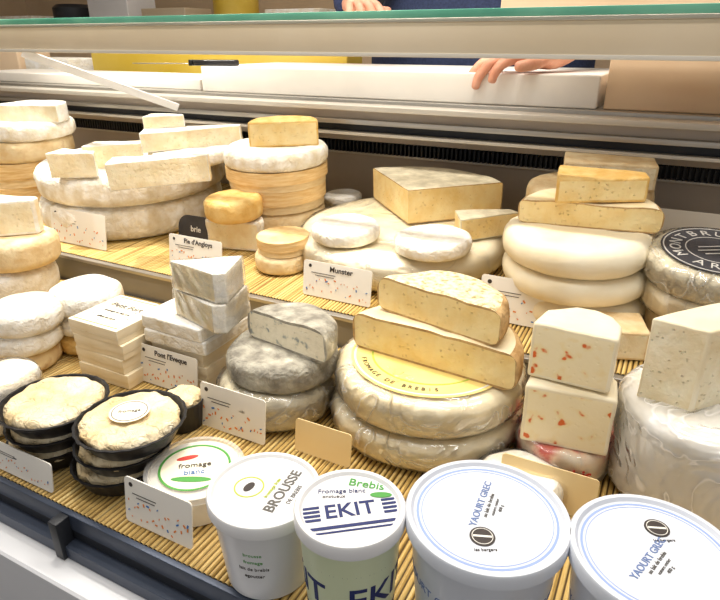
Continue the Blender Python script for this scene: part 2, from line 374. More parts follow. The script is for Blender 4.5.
# ================================================================= CASE
X0,X1=-2.4,.9
case=empty('display_case','refrigerated cheese display case with stepped decks and steel trim','display case',(0,.2,-.62))
def cbox(*a,**k):
    o=box(*a,parent=case,**k); o.location-=Vector((0,.2,-.62)); return o
cbox('front_deck',X0,X1,.279,.712,-.02,0,M_riser)
cbox('front_rail',X0,X1,.273,.279,-.016,.0035,M_rail,label='dark blue-grey edge rail')
cbox('trim_gap',X0,X1,.274,.281,-.028,-.016,M_dark)
cbox('edge_profile',X0,X1,.262,.281,-.043,-.028,M_rail)
cbox('front_panel',X0,X1,.235,.281,-.40,-.043,M_panel,bev=.006,label='light grey outer panel')
cbox('kick_plate',X0,X1,.26,.31,-.62,-.40,M_dark)
for px in (-1.05,-.475,.2):
    cbox('rail_bracket',px,px+.012,.258,.273,-.043,.002,M_dark)
WY=1.25
cbox('deck_riser',X0,X1,.704,.716,0,.05,M_riser,label='grey metal step face')
cbox('riser_lip',X0,X1,.699,.710,.049,.055,M_steel)
o=mk('back_deck',box_bm(X1-X0,.53,.012),[M_riser],case); yc=.712+.265; o.location=((X0+X1)/2,yc-.2,.0505-.012+.265*math.tan(TB)+.62); o.rotation_euler=(TB,0,0)
GZ=.43-WY/5.55
cbox('back_wall',X0,X1,WY,WY+.03,-.1,GZ-.012,M_taupe,label='taupe inner back wall')
cbox('grille_channel',X0,X1,WY-.015,WY,GZ-.015,GZ-.010,M_steell)
bm=bmesh.new()
xx=X0
while xx<X1:
    m4=Matrix.Translation((xx,WY-.010-.2,GZ+.002+.62))@Matrix.Diagonal((.004,.014,.024,1)); bmesh.ops.create_cube(bm,size=1,matrix=m4); xx+=.0098
bmesh.ops.create_cube(bm,size=1,matrix=Matrix.Translation(((X0+X1)/2,WY+.001-.2,GZ+.002+.62))@Matrix.Diagonal((X1-X0,.006,.026,1)))
mk('ventilation_grille',bm,[M_dark],case,label='black comb ventilation grille',smooth=False)
cbox('grille_hood',X0,X1,1.20,WY+.03,GZ+.022,.262,M_taupe)
cbox('upper_channel',X0,X1,1.082,1.25,.256,.262,M_steell)
cbox('dark_slot',X0,X1,1.10,1.13,.262,.278,M_dark)
cbox('ledge_fascia',X0,X1,1.075,1.12,.278,.287,M_steel)
cbox('ledge_profile',X0,X1,1.09,1.13,.287,.304,M_taupe)
cbox('service_ledge',X0,X1,1.07,1.16,.304,.3135,M_steell,label='satin metal service ledge')
cbox('worktop',X0,X1,1.12,1.62,.29,.32,M_steel,label='steel service worktop')
cbox('service_back_panel',X0,X1,1.58,1.62,-.62,.29,M_taupe)
cbox('shelf_frame',X0,X1,.83,.845,.412,.452,M_frame,label='beige horizontal glass frame')
cbox('shelf_frame_lip',X0,X1,.826,.85,.408,.4135,M_steell)
cbox('glass_edge',X0,X1,.822,.828,.457,.467,M_green,label='green polished glass edge')
cbox('glass_shelf',X0,X1,.829,1.12,.457,.466,M_clear,label='clear glass top shelf')
cbox('glass_strip',X0,X1,.829,.845,.452,.457,M_steell)
for px in (X0,X1-.02):
    cbox('shelf_post',px,px+.02,.83,.85,0,.412,M_steell)
A=CAM+ray(22,52)*(.83/ray(22,52).y); B=CAM+ray(178,107)*(1.07/ray(178,107).y)
d=B-A; bm=box_bm(d.length,.016,.005,.0005)
o=mk('support_strip',bm,[M_tub],case,label='pale slanting support strip'); xax=d.normalized(); yax=Vector((0,-.5,1)); yax=(yax-xax*yax.dot(xax)).normalized(); zax=xax.cross(yax)
o.matrix_basis=Matrix.Translation(-Vector((0,.2,-.62)))@Matrix.Translation((A+B)/2)@Matrix((xax,yax,zax)).transposed().to_4x4()
def mat_obj(y0,y1,label):
    bm=bmesh.new(); p=.0058; n=int((X1-X0)/p); L=y1-y0; prev=None
    for i in range(n):
        for k in range(5):
            a=pi*k/4
            x=X0+i*p+p*.5-cos(a)*p*.42; z=.0003+sin(a)*.0031
            cur=(bm.verts.new((x,0,z)),bm.verts.new((x,L,z)))
            if prev: bm.faces.new((prev[0],cur[0],cur[1],prev[1]))
            prev=cur
    return mk('bamboo_mat',bm,[M_bam],label=label,cat='display mat',angle=80)
o=mat_obj(.280,.70,'straw-yellow bamboo slat mat on the lower deck'); o.location=(0,.280,.0003)
o=mat_obj(0,.525,'straw-yellow bamboo slat mat on the raised step'); o.location=(0,.716,.0510); o.rotation_euler=(TB,0,0)
# ================================================================= BACK DECK CHEESES
g1='boxed cheeses stacked on the upper deck'
s=S(30,212,84,BACK)
s.add(WB('round poplar box under other boxes',g1),30,82,22); s.add(WB('round poplar box in the middle of a stack',g1),31,84,22)
s.add(D('beige','thick pale disc on wooden boxes'),30,86,19); s.add(D('bloomy','white rind disc topping a stack'),34,80,15)
s.add(PZ(HALFB,[M_white2,M_cream],'cut white cheese slice on top of stack',side=HB),38,70,16,rot=YD-12)
s=S(138,240,172,BACK)
s.add(D('brie','large white brie wheel, bottom of pile'),138,170,30); s.add(D('brie','large white brie wheel under cut wedges'),137,176,27)
L0=s.h+.001
s2=S(78,182,45,BACK,lift=L0); s2.add(PZ(TRI,[M_white,M_cream],'small brie wedge on the big wheel',side=[1,1,0,1]),78,48,24,rot=YD-10)
s2=S(166,193,95,BACK,lift=L0); s2.add(PZ(LONG,[M_white,M_cream],'long cut brie wedge with creamy face',name='brie_wedge',side=[1,1,1,0]),163,97,26,rot=YD+14,dd=-.02)
s2=S(118,172,52,BACK,lift=L0); s2.add(PZ(TRI,[M_white,M_cream],'brie wedge lying behind others',name='brie_wedge',side=[1,1,0,1]),118,56,22,rot=YD+5,dd=0)
s2=S(193,168,74,BACK,lift=L0); s2.add(D('brie','smaller white brie topped with wedges'),193,84,13)
s2.add(PZ(LONG,[M_white2,M_cream],'long white wedge on a smaller brie',name='brie_wedge',side=[1,1,0,0]),194,98,18,rot=YD+16,dd=.0); s2.add(PZ(TRI,[M_white2,M_cream],'small white wedge topping the brie pile',name='brie_wedge',side=[1,1,0,0]),166,40,12,rot=YD,dd=.01)
s=S(279,243,92,BACK)
s.add(D('beige','yellowish disc at the bottom of wooden boxes'),281,90,26); s.add(WB('round poplar cheese box in a stack',g1),280,93,21); s.add(WB('round poplar cheese box in a stack',g1),278,100,18)
s.add(D('bloomy','white bloomy disc on wooden boxes'),277,103,17)
s.add(PZ(HALFB,[M_yellowd,M_yellow],'half round yellow cheese on white disc',side=HB,bev=.004),285,68,24,rot=YD+4,dd=0)
s=S(238,256,54,BACK)
s.add(PZ(HALFB,[M_white,M_cream],'soft white cut cheese under a golden one',side=HB,bev=.006,amp=.003),240,58,29,rot=YD-15); s.add(D('yellow','small golden disc with wrinkled rind',bev=.3),235,57,22)
s=S(284,276,50,BACK)
s.add(D('beige','small pale disc beside the wide wheel'),284,54,17); s.add(WB('small round wooden box',g1),284,52,15)
s=S(344,219,30,BACK); s.add(D('bloomy','small white disc near the back wall'),344,40,11); s.add(D('bloomy','small white disc on another by the back wall'),343,38,10)
s=S(402,292,207,BACK); s.add(D('cream','very wide cream wheel with thin plastic film',wrap=M_wraps,bev=.45),402,206,30); L0=s.h+.003
s2=S(346,249,68,BACK,lift=L0+.001); s2.add(D('bloomy','small white camembert on the wide wheel',name='camembert'),346,68,14)
s2=S(432,263,77,BACK,lift=L0+.001); s2.add(D('bloomy','white camembert near the wheel rim',name='camembert'),432,77,14)
s2=S(408,224,10,BACK,lift=L0+.001,center=True); s2.add(D('ypiece','big yellow quarter wheel with grey-beige rind',ang=96,name='quarter_cheese_wheel',e=.0015),408,200,33,rot=YD+13)
s2=S(485,246,60,BACK,lift=L0+.001); s2.add(PZ(TRI,[M_greyl,M_yellow],'yellow wedge with speckled rind',side=[1,1,0,1]),486,64,22,rot=YD+12)
# right stack
s=S(575,338,132,BACK)
s.add(D('cream','pale thick wheel at stack bottom',bev=.45),575,130,28); s.add(D('cream','pale cheese wheel in the middle of a stack',bev=.45),573,140,25); s.add(D('cream','smooth pale wheel under a half wheel',bev=.45),574,143,30)
s.add(D('brown','half wheel with yellow cut face',ang=180,e=.002,name='half_cheese_wheel'),586,136,24,rot=YD-20,dd=-.012)
s.add(PZ(WED,[M_yellowd,M_yellow],'yellow cheese wedge on half wheel',side=[1,1,0,0],bev=.004),598,86,24,rot=YD-14,dd=.015)
s=S(590,284,110,BACK)
s.add(D('beige','beige disc behind the pale stack'),592,112,28); s.add(D('beige','beige disc behind the pale stack'),594,112,26); s.add(D('beige','round beige cheese in a rear stack'),586,118,25)
s.add(PZ(BLK,[M_beige,M_cream],'flat cut block on the rear stack',name='cheese_block',side=[1,1,0,0],bev=.004),606,84,24,rot=YD-18,dd=.0)
s=S(600,364,60,BACK); s.add(PZ(BLK,[M_beige,M_cream],'low beige cheese block by the step edge',name='cheese_block',bev=.004),602,72,28,rot=YD-8)
def montlabel(o,r,h):
    disc_patch('black_label',r*.82,h+.0032,M_paperdk,o,h=.0005)
    disc_patch('printed_ring',r*.79,h+.0037,M_inklg,o,r_in=r*.77,h=.0003)
    disc_patch('printed_ring',r*.46,h+.0037,M_inklg,o,r_in=r*.445,h=.0003)
    for w,rad,sg in (('MONTBRU',.6,-1),('ARTESA',.6,1)):
        for i,ch in enumerate(w):
            a=radians((150 if sg<0 else 300)+sg*(i-(len(w)-1)/2)*21)
            M=Matrix.Translation((cos(a)*r*rad,sin(a)*r*rad,h+.0039))@Matrix.Rotation(a+(-pi/2 if sg<0 else pi/2),4,'Z')
            text_mesh('lettering',ch,r*.25,M_inklg,o,M)
    for yy in (.12,0,-.12):
        bar(o,Matrix.Rotation(radians(YD),4,'Z')@Matrix.Translation((0,yy*r,h+.0039)),r*(.6-abs(yy)),r*.03,M_inklg)
s=S(708,362,112,BACK)
s.add(D('beige','beige wheel under a labelled wheel'),704,114,28); s.add(D('cream','pale wheel under a labelled wheel',wrap=M_wraps),704,120,27)
s.add(D('greyl','pale mottled wheel with round black label in film',paper=montlabel,wrap=M_wrap,wamp=.001),707,122,30,lean=6)
# ================================================================= FRONT DECK CHEESES
s=S(18,308,76)
s.add(D('bloomy','thick white disc in a tall stack'),20,76,31); s.add(D('beige','ivory disc with straw coloured rim'),20,78,29)
s.add(PZ(WED,[M_white2,M_cream],'cut white block on ivory disc',name='cheese_block',bev=.005),14,54,34,rot=YD+5)
s=S(24,380,70)
s.add(D('beige','small beige disc under white ones'),26,68,19); s.add(D('bloomy','small white disc between two others'),27,70,19); s.add(D('bloomy','small wrinkled white disc on top'),27,73,22)
s=S(90,358,60)
s.add(D('yellow','small golden disc under white ones'),92,58,18); s.add(D('bloomy','small ivory disc in a stack'),91,62,19); s.add(D('bloomy','crumbly white disc topping a stack'),89,68,22)
def at_corner(px,py,side,zs,builder_list,off=None):
    C=hit(px,py,FRONT); z=C.z
    for i,(b,h) in enumerate(zip(builder_list,zs)):
        o=b(side/2,h); ox,oy,rz=(off[i] if off else (0,0,0))
        o.location=(C.x-side/2+ox,C.y+side/2+oy,z); o.rotation_euler=(0,0,radians(rz)); z+=h
    return C,z
g2='square boxes of soft cheese'
at_corner(127,390,.090,[.0215]*4,[SB('flat square cheese box',g2,top=M_boxs)]*3+[SB('flat square box with printed lid',g2,printed=True)],off=[(.003,0,1),(0,.001,-1),(.002,.001,1),(-.001,0,0)])
C,z=at_corner(208,395,.090,[.0195,.0195,.0195],[SB('square box beneath white cheese slabs',g2,top=M_boxs)]*3,off=[(0,0,0),(.001,0,1),(-.001,.001,-1)])
for i in range(2):
    o=PZ(SQ,[M_white2,M_white],'broad square white cheese slab',name='square_cheese',bev=.003,amp=.0008)(.051,.019); o.location=(C.x-.046-.002*i,C.y+.048,z); o.rotation_euler=(0,0,radians(1-2*i)); z+=.019
for i,(hh_,lb,sc_) in enumerate(((.037,'tall white wrapped wedge on square cheeses',.098),(.038,'white wrapped wedge topping the square cheeses',.092))):
    o=PZ([(-.5,-.10),(.30,-.44),(.44,-.38),(.40,.26)],[M_white2,M_cream],lb,side=[1,0,0,0],bev=.0015,amp=.001,wrap=M_wraps,tz=[1,1.0,1,1.06])(sc_/2,hh_); o.location=(C.x-.010,C.y+.036,z); o.rotation_euler=(0,0,radians(8+i*6)); z+=hh_*1.03
# grey rind stack
s=S(279,434,110)
s.add(D('greyl','wrapped yellowish grey wheel',wrap=M_wrap),279,112,32); s.add(D('grey','dark grey mould wheel under a half'),284,110,25,dd=.004)
s.add(D('blueh','half wheel with blue-grey rind and veined cut',ang=180,name='half_blue_cheese',e=.0035),286,104,30,rot=YD-36,dd=-.016)
# large stack
def lab1(o,r,h):
    disc_patch('paper_label',r*.84,h+.003,M_papery,o,h=.0006)
    disc_patch('printed_ring',r*.81,h+.0036,M_inkw,o,r_in=r*.79,h=.0003)
    for i,ch in enumerate('FROMAGE DE BREBIS'):
        a=radians(206+i*5.2+YD-20); M=Matrix.Translation((cos(a)*r*.71,sin(a)*r*.71,h+.0040))@Matrix.Rotation(a+pi/2,4,'Z')
        if ch!=' ': text_mesh('lettering',ch,r*.075,M_inkd,o,M)
    disc_patch('printed_ring',r*.62,h+.0036,M_inkyg,o,r_in=r*.6,h=.0003)
s=S(425,470,186)
s.add(D('pale','large pale wheel at the bottom wrapped in film',wrap=M_wrap,bev=.4,wamp=.003),425,184,27); s.add(D('pale','large wrapped wheel with a round yellow label',wrap=M_wrap,bev=.35,paper=lab1,wamp=.002),428,182,30)
s.h+=.003
s.add(D('brown','large half wheel with beige rind and cream cut',ang=180,name='half_cheese_wheel',e=.003),428,180,35,rot=YD-32,dd=-.030)
s.add(D('tomme','speckled half wheel with pale rind on top',ang=180,name='half_cheese_wheel',e=.0025),434,144,33,rot=YD-40,dd=-.018)
# spotted stack
HS=[(-.5,-.28),(.46,-.38),(.5,.0),(.40,.24),(.2,.40),(-.05,.42),(-.38,.2)]
def redlab(o,r,h):
    text_mesh('lettering','Brebis',r*.4,M_inkr,o,None,bend=(r+.004,0,radians(YD-12),h*.5),bold=.02)
s=S(560,486,82)
s.add(D('red','wrapped reddish cheese at stack bottom',wrap=M_wraps,paper=redlab),560,88,30)
s.add(PZ(HS,[M_palew,M_spot],'half cheese with orange specks under another',name='spotted_cheese_piece',side=[1]+[0]*6,bev=.004,amp=.001,tz=[1,1,1.05,1.05,1.05,1.05,1.05]),562,84,52,rot=YD-14,dd=-.006)
s.h+=.003
s.add(PZ(HS,[M_palew,M_spot],'half cheese with orange specks on top',name='spotted_cheese_piece',side=[1]+[0]*6,bev=.004,amp=.001),570,80,51,rot=YD-22,dd=0)
# big white wrapped wheel
s=S(700,545,168)
s.add(D('smooth','tall white cheese in crumpled milky film',wrap=M_wrapw,name='wrapped_white_cheese',wamp=.0018,bev=.14),692,162,84)
s.add(PZ([(-.5,-.12),(-.1,-.42),(.55,-.2),(.5,.3)],[M_palew,M_cream],'large pale triangular wedge on wrapped cheese',amp=.0014,bev=.003),678,98,76,rot=YD+2,dd=.018)
# ================================================================= TRAY CHEESES
def tray(label,cheese=True,group='cheeses in black trays',k=.76):
    def f(r,h):
        o=empty('cheese_in_tray',label,'cheese in tray')
        pr=[(0,.0),(r*k,.0),(r*(k+.02),.001),(r*.965,h-.0012),(r,h-.0012),(r,h),(r*.95,h),(r*(k-.01),.0025),(0,.0025)]
        fl=[0,.004,.004,.007,.007,.007,.006,.003,0]
        mk('tray',lathe_bm(pr,144,flute=fl),[M_black],o,label='shallow black plastic tray')
        if cheese:
            c=mk('cheese',wheel_bm(r*.88,h*.8,360,.49,.003,freq=85),[M_tanr,M_tanr,M_cream],o,label='wrinkled ivory cheese'); c.location=(0,0,h*.42)
        o['group']=group; return o
    return f
s=S(58,474,74)
s.add(tray('black tray with a cheese, bottom of a stack'),58,84,17); s.h+=.003; s.add(tray('black tray with a cheese in a stack'),58,90,14); s.h+=.003
s.add(tray('wide black tray holding a wrinkled ivory cheese'),58,102,16)
s=S(128,500,84)
s.add(tray('black tray with a cheese, bottom of a stack'),124,92,17); s.h+=.003; s.add(tray('black tray with a cheese in a stack'),128,96,15); s.h+=.003
def withpaper(b):
    def f(r,h):
        o=b(r,h); p=disc_patch('paper_label',r*.36,h*1.22+.0035,M_paper,o,h=.0005)
        disc_patch('printed_ring',r*.32,h*1.22+.004,M_inkgr,o,r_in=r*.305,h=.0003)
        text_mesh('lettering','fromage',r*.12,M_inkgr,o,Matrix.Rotation(radians(YD+10),4,'Z')@Matrix.Translation((0,0,h*1.22+.0042)))
        return o
    return f
s.add(withpaper(tray('wide black tray holding a labelled ivory cheese')),134,107,17)
s=S(184,434,40); s.add(tray('small black tray with cheese beside larger trays',k=.85),184,46,24)
s=S(4,440,66); s.add(D('bloomy','white cheese wrapped in clear film',wrap=M_wraps),4,68,24); s.add(D('bloomy','white cheese in clear film on another',wrap=M_wraps),6,68,26)
def fr(bx,by):
    v=Matrix.Rotation(radians(YD),4,'Z')@Vector((bx,by,0)); return v.x,v.y
def clear_tub(label,words):
    def f(r,h):
        o=empty('clear_cheese_tub',label,'plastic tub')
        mk('tub_body',lathe_bm([(0,0),(r*.84,0),(r*.86,.001),(r*.93,h*.9),(0,h*.9)]),[M_tubc],o,label='translucent milky tub body')
        mk('lid',lathe_bm([(r*.94,h*.78),(r,h*.8),(r,h*.98),(r*.95,h),(r*.9,h),(r*.88,h*.94),(0,h*.94)]),[M_clear],o,label='clear plastic lid')
        disc_patch('label',r*.72,h*.945,M_paper,o,h=.0006)
        disc_patch('printed_ring',r*.72,h*.945+.0007,M_inkg,o,r_in=r*.67,h=.0003)
        x,y=fr(-r*.22,r*.28); disc_patch('printed_mark',r*.22,h*.945+.0007,M_inkr,o,cx=x,cy=y,h=.0003,squash=.3,rot=radians(YD+20))
        x,y=fr(r*.02,-r*.38); disc_patch('printed_mark',r*.4,h*.945+.0007,M_inkg,o,cx=x,cy=y,h=.0003,squash=.2,rot=radians(YD))
        for i,w in enumerate(words):
            text_mesh('lettering',w,r*.2,[M_inkd,M_inkbl][i%2],o,Matrix.Rotation(radians(YD+10),4,'Z')@Matrix.Translation((0,r*(.05-.22*i),h*.945+.0011)))
        return o
    return f
s=S(200,528,88); s.add(clear_tub('low translucent tub with red and green label',['fromage','blanc']),199,96,30)
s=S(516,525,76); s.add(D('bloomy','low round cheese in film behind a large tub',wrap=M_wraps),517,84,24)
# ================================================================= TUBS
def tub(px,py,w,h,label,body,lidm,deco):
    p=hit(px,py,(Vector((0,0,h+.004)),Z)); t=depth(p)/F; r=w*t/2
    o=empty('dairy_tub',label,'dairy tub',(p.x,p.y,.0038))
    rb=r*.78; rt=r*.93
    mk('tub_body',lathe_bm([(0,.002),(rb-.003,.002),(rb-.002,0),(rb,.001),(rt,h-.008),(rt+.001,h-.004),(0,h-.004)],96),[body],o,label='tapered tub body')
    mk('lid',lathe_bm([(rt+.0005,h-.012),(r-.001,h-.012),(r,h-.011),(r,h-.0015),(r-.001,h),(r-.004,h),(r-.006,h-.0025),(r-.008,h-.003),(0,h-.003)],96),[lidm],o,label='round snap-on lid with raised rim')
    deco(o,r,rb,rt,h); return o
def flat(o,s,size,m,x,y,z,rot,bold=0): text_mesh('lettering',s,size,m,o,Matrix.Rotation(radians(YD),4,'Z')@Matrix.Translation((x,y,z))@Matrix.Rotation(radians(rot),4,'Z'),bold=bold)
def deco_brousse(o,r,rb,rt,h):
    z=h-.0028
    flat(o,'BROUSSE',r*.27,M_inkgr,r*.34,-r*.02,z,68,bold=.02); flat(o,'DE BREBIS',r*.11,M_inkgr,r*.54,-.12*r,z,68); flat(o,'fromage frais',r*.1,M_inkyg,r*.14,r*.05,z,68,bold=.02)
    x,y=fr(-r*.28,r*.08); disc_patch('printed_logo',r*.27,z-.0002,M_inkyg,o,cx=x,cy=y,r_in=r*.24,h=.0003)
    disc_patch('printed_logo',r*.13,z-.0002,M_inkd,o,cx=x,cy=y,h=.0003,squash=.6,rot=radians(YD+60))
    for i,s_ in enumerate(['brousse','fromage','lait de brebis','egoutter']):
        text_mesh('lettering',s_,.0048,M_inkg if i<2 else M_inkgr,o,None,bend=(rb+(rt-rb)*(h*.62-i*.008)/h,(rt-rb)/h,radians(YD-8),h*.62-i*.008))
def deco_eki(o,r,rb,rt,h):
    z=h-.0028; a=10; R8=Matrix.Rotation(radians(YD+a),4,'Z')
    flat(o,'Brebis',r*.27,M_inkg,r*.30,r*.62,z,-12,bold=.01); flat(o,'Fromage blanc',r*.15,M_inkn,-.16*r,r*.44,z,2); flat(o,'onctueux',r*.11,M_inkd,-.3*r,r*.30,z,2)
    flat(o,'EKIT',r*.46,M_inkn,.0*r,-.04*r,z,a,bold=.015)
    for yy in (.16,.06,-.04,-.14):
        for sg,x0,x1 in ((-1,-.90,-.54),(1,.58,.9)):
            hw=math.sqrt(max(0,.78-yy*yy)); xa=max(x0,-hw); xb=min(x1,hw)
            if xb>xa: bar(o,R8@Matrix.Translation(((xa+xb)/2*r,(yy-.05)*r,z)),(xb-xa)*r,r*.06,M_inkn)
    bar(o,R8@Matrix.Translation((0,-.40*r,z)),1.5*r,r*.07,M_inkn); bar(o,R8@Matrix.Translation((0,-.51*r,z)),1.34*r,r*.04,M_inkn)
    x,y=fr(r*.56,r*.34); disc_patch('printed_mark',r*.2,z,M_inkg,o,cx=x,cy=y,squash=.35,h=.0003,rot=radians(YD))
    for zz,hh2 in ((.80,.008),(.73,.004),(.28,.006),(.21,.004),(.08,.012)):
        z0=h*zz; z1=z0+hh2; a0=rb+(rt-rb)*z0/h+.0003; b=rb+(rt-rb)*z1/h+.0003
        mk('printed_stripe',lathe_bm([(a0,z0),(b,z1)],72),[M_inkn if zz>.2 else M_inkg],o)
    for aa in (-78,46):
        text_mesh('lettering','EKIT',.030,M_inkn,o,None,bend=(rb+(rt-rb)*.53,(rt-rb)/h,radians(YD+aa),h*.53),bold=.01)
def deco_grec(rot,tx0,ty0,lx,ly):
    def f(o,r,rb,rt,h):
        z=h-.0028
        disc_patch('printed_ring',r*.86,z-.0003,M_inkp,o,r_in=r*.83,h=.0003)
        disc_patch('printed_ring',r*.8,z-.0003,M_inkp,o,r_in=r*.79,h=.0003)
        R0=Matrix.Rotation(radians(YD),4,'Z')
        def tx(s_,size,m,b,a=0,bold=0):
            text_mesh('lettering',s_,size*r,m,o,R0@Matrix.Translation((tx0*r,ty0*r,z))@Matrix.Rotation(radians(rot),4,'Z')@Matrix.Translation((a*r,b*r,0)),bold=bold)
        tx('YAOURT GREC',.125,M_inkb,.10,bold=.015); tx('au lait de brebis',.07,M_inkgr,.0,bold=.01); tx('nature entier',.06,M_inkgr,-.08); tx('400 g',.06,M_inkgr,-.15)
        v=R0@Vector((lx*r,ly*r,0)); disc_patch('printed_logo',r*.15,z,M_inkd,o,cx=v.x,cy=v.y,h=.0003)
        disc_patch('printed_logo',r*.125,z+.0003,M_inkw,o,cx=v.x,cy=v.y,r_in=r*.117,h=.0003)
        bar(o,Matrix.Translation((v.x,v.y,z+.0004))@Matrix.Rotation(radians(YD-6),4,'Z'),r*.22,r*.03,M_inkw,'printed_logo')
        text_mesh('lettering','les bergers',r*.06,M_inkd,o,R0@Matrix.Translation((lx*r,(ly-.2)*r,z)))
        for k in range(3):
            text_mesh('lettering','YAOURT GREC',.010,M_inkb,o,None,bend=(rb+(rt-rb)*.6,(rt-rb)/h,radians(YD-60+60*k),h*.6))
    return f
tub(264,487,114,.087,'white tub with grey BROUSSE lettering on the lid',M_tub,M_tub,deco_brousse)
tub(350,505,113,.118,'cream tub with navy stripes and green script',M_tubg,M_tub,deco_eki)
tub(487,511,163,.12,'large white tub, emblem below the blue lettering',M_tubb,M_tubb,deco_grec(66,.06,.16,-.12,-.36))
tub(657,551,168,.12,'large white tub with emblem above blue lettering',M_tubb,M_tubb,deco_grec(44,-.04,-.12,.2,.42))
# ================================================================= PRICE CARDS
def card(xl,ybl,xr,hp,pl,label,word=None,m=M_card,marks=True,lean=-8,ink=M_inkd,name='price_card',sz=.10,roundtop=False,wx=.06):
    p=hit(xl,ybl,pl); t=depth(p)/F; q=p-CAM; u=xr-360
    X=Vector((1,0,0)); w=(u*q.dot(FV)-F*q.dot(RH))/(F*X.dot(RH)-u*X.dot(FV))
    h=hp*t*1.1; b=.004; bt=min(w,h)*.49 if roundtop else b
    pts=[]
    for cx,cz,a0,bb in ((w/2-b,b,-90,b),(w/2-bt,h-bt,0,bt),(-w/2+bt,h-bt,90,bt),(-w/2+b,b,180,b)):
        for k in range(7):
            a=radians(a0+15*k); pts.append((cx+bb*cos(a),cz+bb*sin(a)))
    bm=bmesh.new(); A=[bm.verts.new((x,-.0006,z)) for x,z in pts]; B=[bm.verts.new((x,.0006,z)) for x,z in pts]
    bm.faces.new(A); bm.faces.new(B)
    for i in range(len(A)): bm.faces.new((A[i],A[(i+1)%len(A)],B[(i+1)%len(A)],B[i]))
    o=mk(name,bm,[m],label=label,cat='price card',smooth=False)
    o.location=(p.x+w/2,p.y,p.z+.001); o.rotation_euler=(radians(lean),0,0)
    RX=Matrix.Rotation(pi/2,4,'X')
    if word: text_mesh('lettering',word,min(h*.34,w*sz),ink,o,Matrix.Translation((w*wx if marks else 0,-.0009,h*(.84 if marks else .5)))@RX,bold=.015)
    if marks:
        for nm,mm,sd,cnt in (('printed_illustration',M_inko,1,20),('printed_dots',M_inkbl,5,7)):
            bm=bmesh.new(); rr=random.Random(int(xl)+sd)
            for i in range(cnt):
                x=(-.44+.88*i/(cnt-1))*w; z=(.10+.44*rr.random())*h; s_=h*(.016+.024*rr.random())
                bmesh.ops.create_cube(bm,size=1,matrix=Matrix.Translation((x,-.0009,z))@Matrix.Rotation(rr.random()*3,4,'Y')@Matrix.Diagonal((s_*2.0,.0003,s_,1)))
            mk(nm,bm,[mm],o,smooth=False)['kind']='stuff'
        bm=bmesh.new()
        for i in range(2):
            bmesh.ops.create_cube(bm,size=1,matrix=Matrix.Translation((-.2*w+.02*w*i,-.0008,h*(.68-.07*i)))@Matrix.Diagonal((w*(.36-.08*i),.0003,h*.014,1)))
        bmesh.ops.create_circle(bm,cap_ends=True,segments=12,radius=h*.05,matrix=Matrix.Translation((-w*.40,-.0009,h*.86))@RX)
        mk('printed_marks',bm,[M_inkd],o,smooth=False)['kind']='stuff'
    c=mk('clip',box_bm(w*.3,.006,.005,.001),[M_clear],o,label='clear plastic clip'); c.location=(0,.003,-.0005)
    return o
card(53,240,107,30,BACK,'white price card with orange marks before brie wheels')
card(170,264,222,28,BACK,'white price card before wooden boxes',"Pie d'Angloys")
card(179,240,214,24,BACK,'small black round-topped sign with white writing','brie',m=M_paperdk,marks=False,ink=M_inkw,name='black_sign',sz=.18,roundtop=True)
card(303,294,370,32,BACK,'white price card before the wide wheel','Munster')
card(477,317,563,40,BACK,'white price card with Munster lettering','Munster',wx=.12)
card(646,262,716,50,BACK,'white sign with dark lettering by the wall','FETXIN',marks=False,lean=0,sz=.2,roundtop=False)
card(140,380,198,36,FRONT,'white price card before square cheeses',"Pont l'Eveque")
card(201,424,265,42,FRONT,'white price card with orange marks before grey rinds')
card(127,520,193,46,FRONT,'large white price card with small drawings at the rail')
card(-14,462,54,28,FRONT,'white price card before tray cheeses')
card(295,450,350,32,FRONT,'yellowish card seen before the large wheels',m=M_cardy,marks=False)
card(497,492,592,40,FRONT,'yellowish card behind the large tub',m=M_cardy,marks=False)
# ================================================================= SERVICE SIDE
o=box('cutting_board',-1.005,-.135,1.142,1.45,.3205,.375,M_board,label='thick white cutting board on the steel worktop',cat='cutting board',bev=.004)
o=box('cutting_board',-1.9,-1.03,1.165,1.37,.3205,.345,M_board,label='thin white board at the end of the worktop',cat='cutting board',bev=.003)
o=box('plastic_crate',-1.75,-.80,1.47,1.56,.3205,.40,M_yel,label='yellow plastic tray behind the boards',cat='crate',bev=.006)
for i,(x0,x1,m) in enumerate(((-2.3,-2.05,M_tan),(-2.02,-1.8,M_white2))):
    box('cheese_block',x0,x1,1.42,1.55,.3205,.395-.02*i,m,label='pale block waiting on the worktop',cat='cheese',bev=.008)
k=empty('knife','cheese knife with black handle lying on board','knife',(-.985,1.165,.3755))
mk('handle',prism_bm([(-.05,-.007),(-.02,-.010),(.02,-.008),(.055,-.012),(.062,0),(.055,.010),(.0,.009),(-.05,.007)],.013,.004,side=[0]*8),[M_black],k)
bl=mk('blade',prism_bm([(-.20,.004),(-.17,-.010),(-.05,-.008),(-.05,.006)],.0018,.0003,side=[0]*4),[M_steel],k); bl.location=(0,0,.0036)
gd=mk('bolster',prism_bm([(-.056,-.010),(-.048,-.010),(-.048,.010),(-.056,.010)],.013,.001,side=[0]*4),[M_black],k)
k.rotation_euler=(0,0,radians(20))
box('cardboard_box',-.125,.5,1.15,1.40,.3205,.415,M_tan,label='tan cardboard box on the worktop',cat='box',bev=.003)
box('storage_box',-.25,.4,.90,1.08,.4665,.56,M_tan,label='beige box on the glass top',cat='box',bev=.004)
bs=empty('back_counter','low back counter along the rear wall','counter',(0,2.9,-.62))
def bbox(n,x0,x1,y0,y1,z0,z1,m):
    o=box(n,x0,x1,y0,y1,z0,z1,m,parent=bs); o.location-=Vector((0,2.9,-.62)); return o
bbox('body',-4.2,1.5,2.65,3.15,-.62,.44,M_tan); bbox('worktop',-4.25,1.55,2.6,3.18,.44,.47,M_frame)
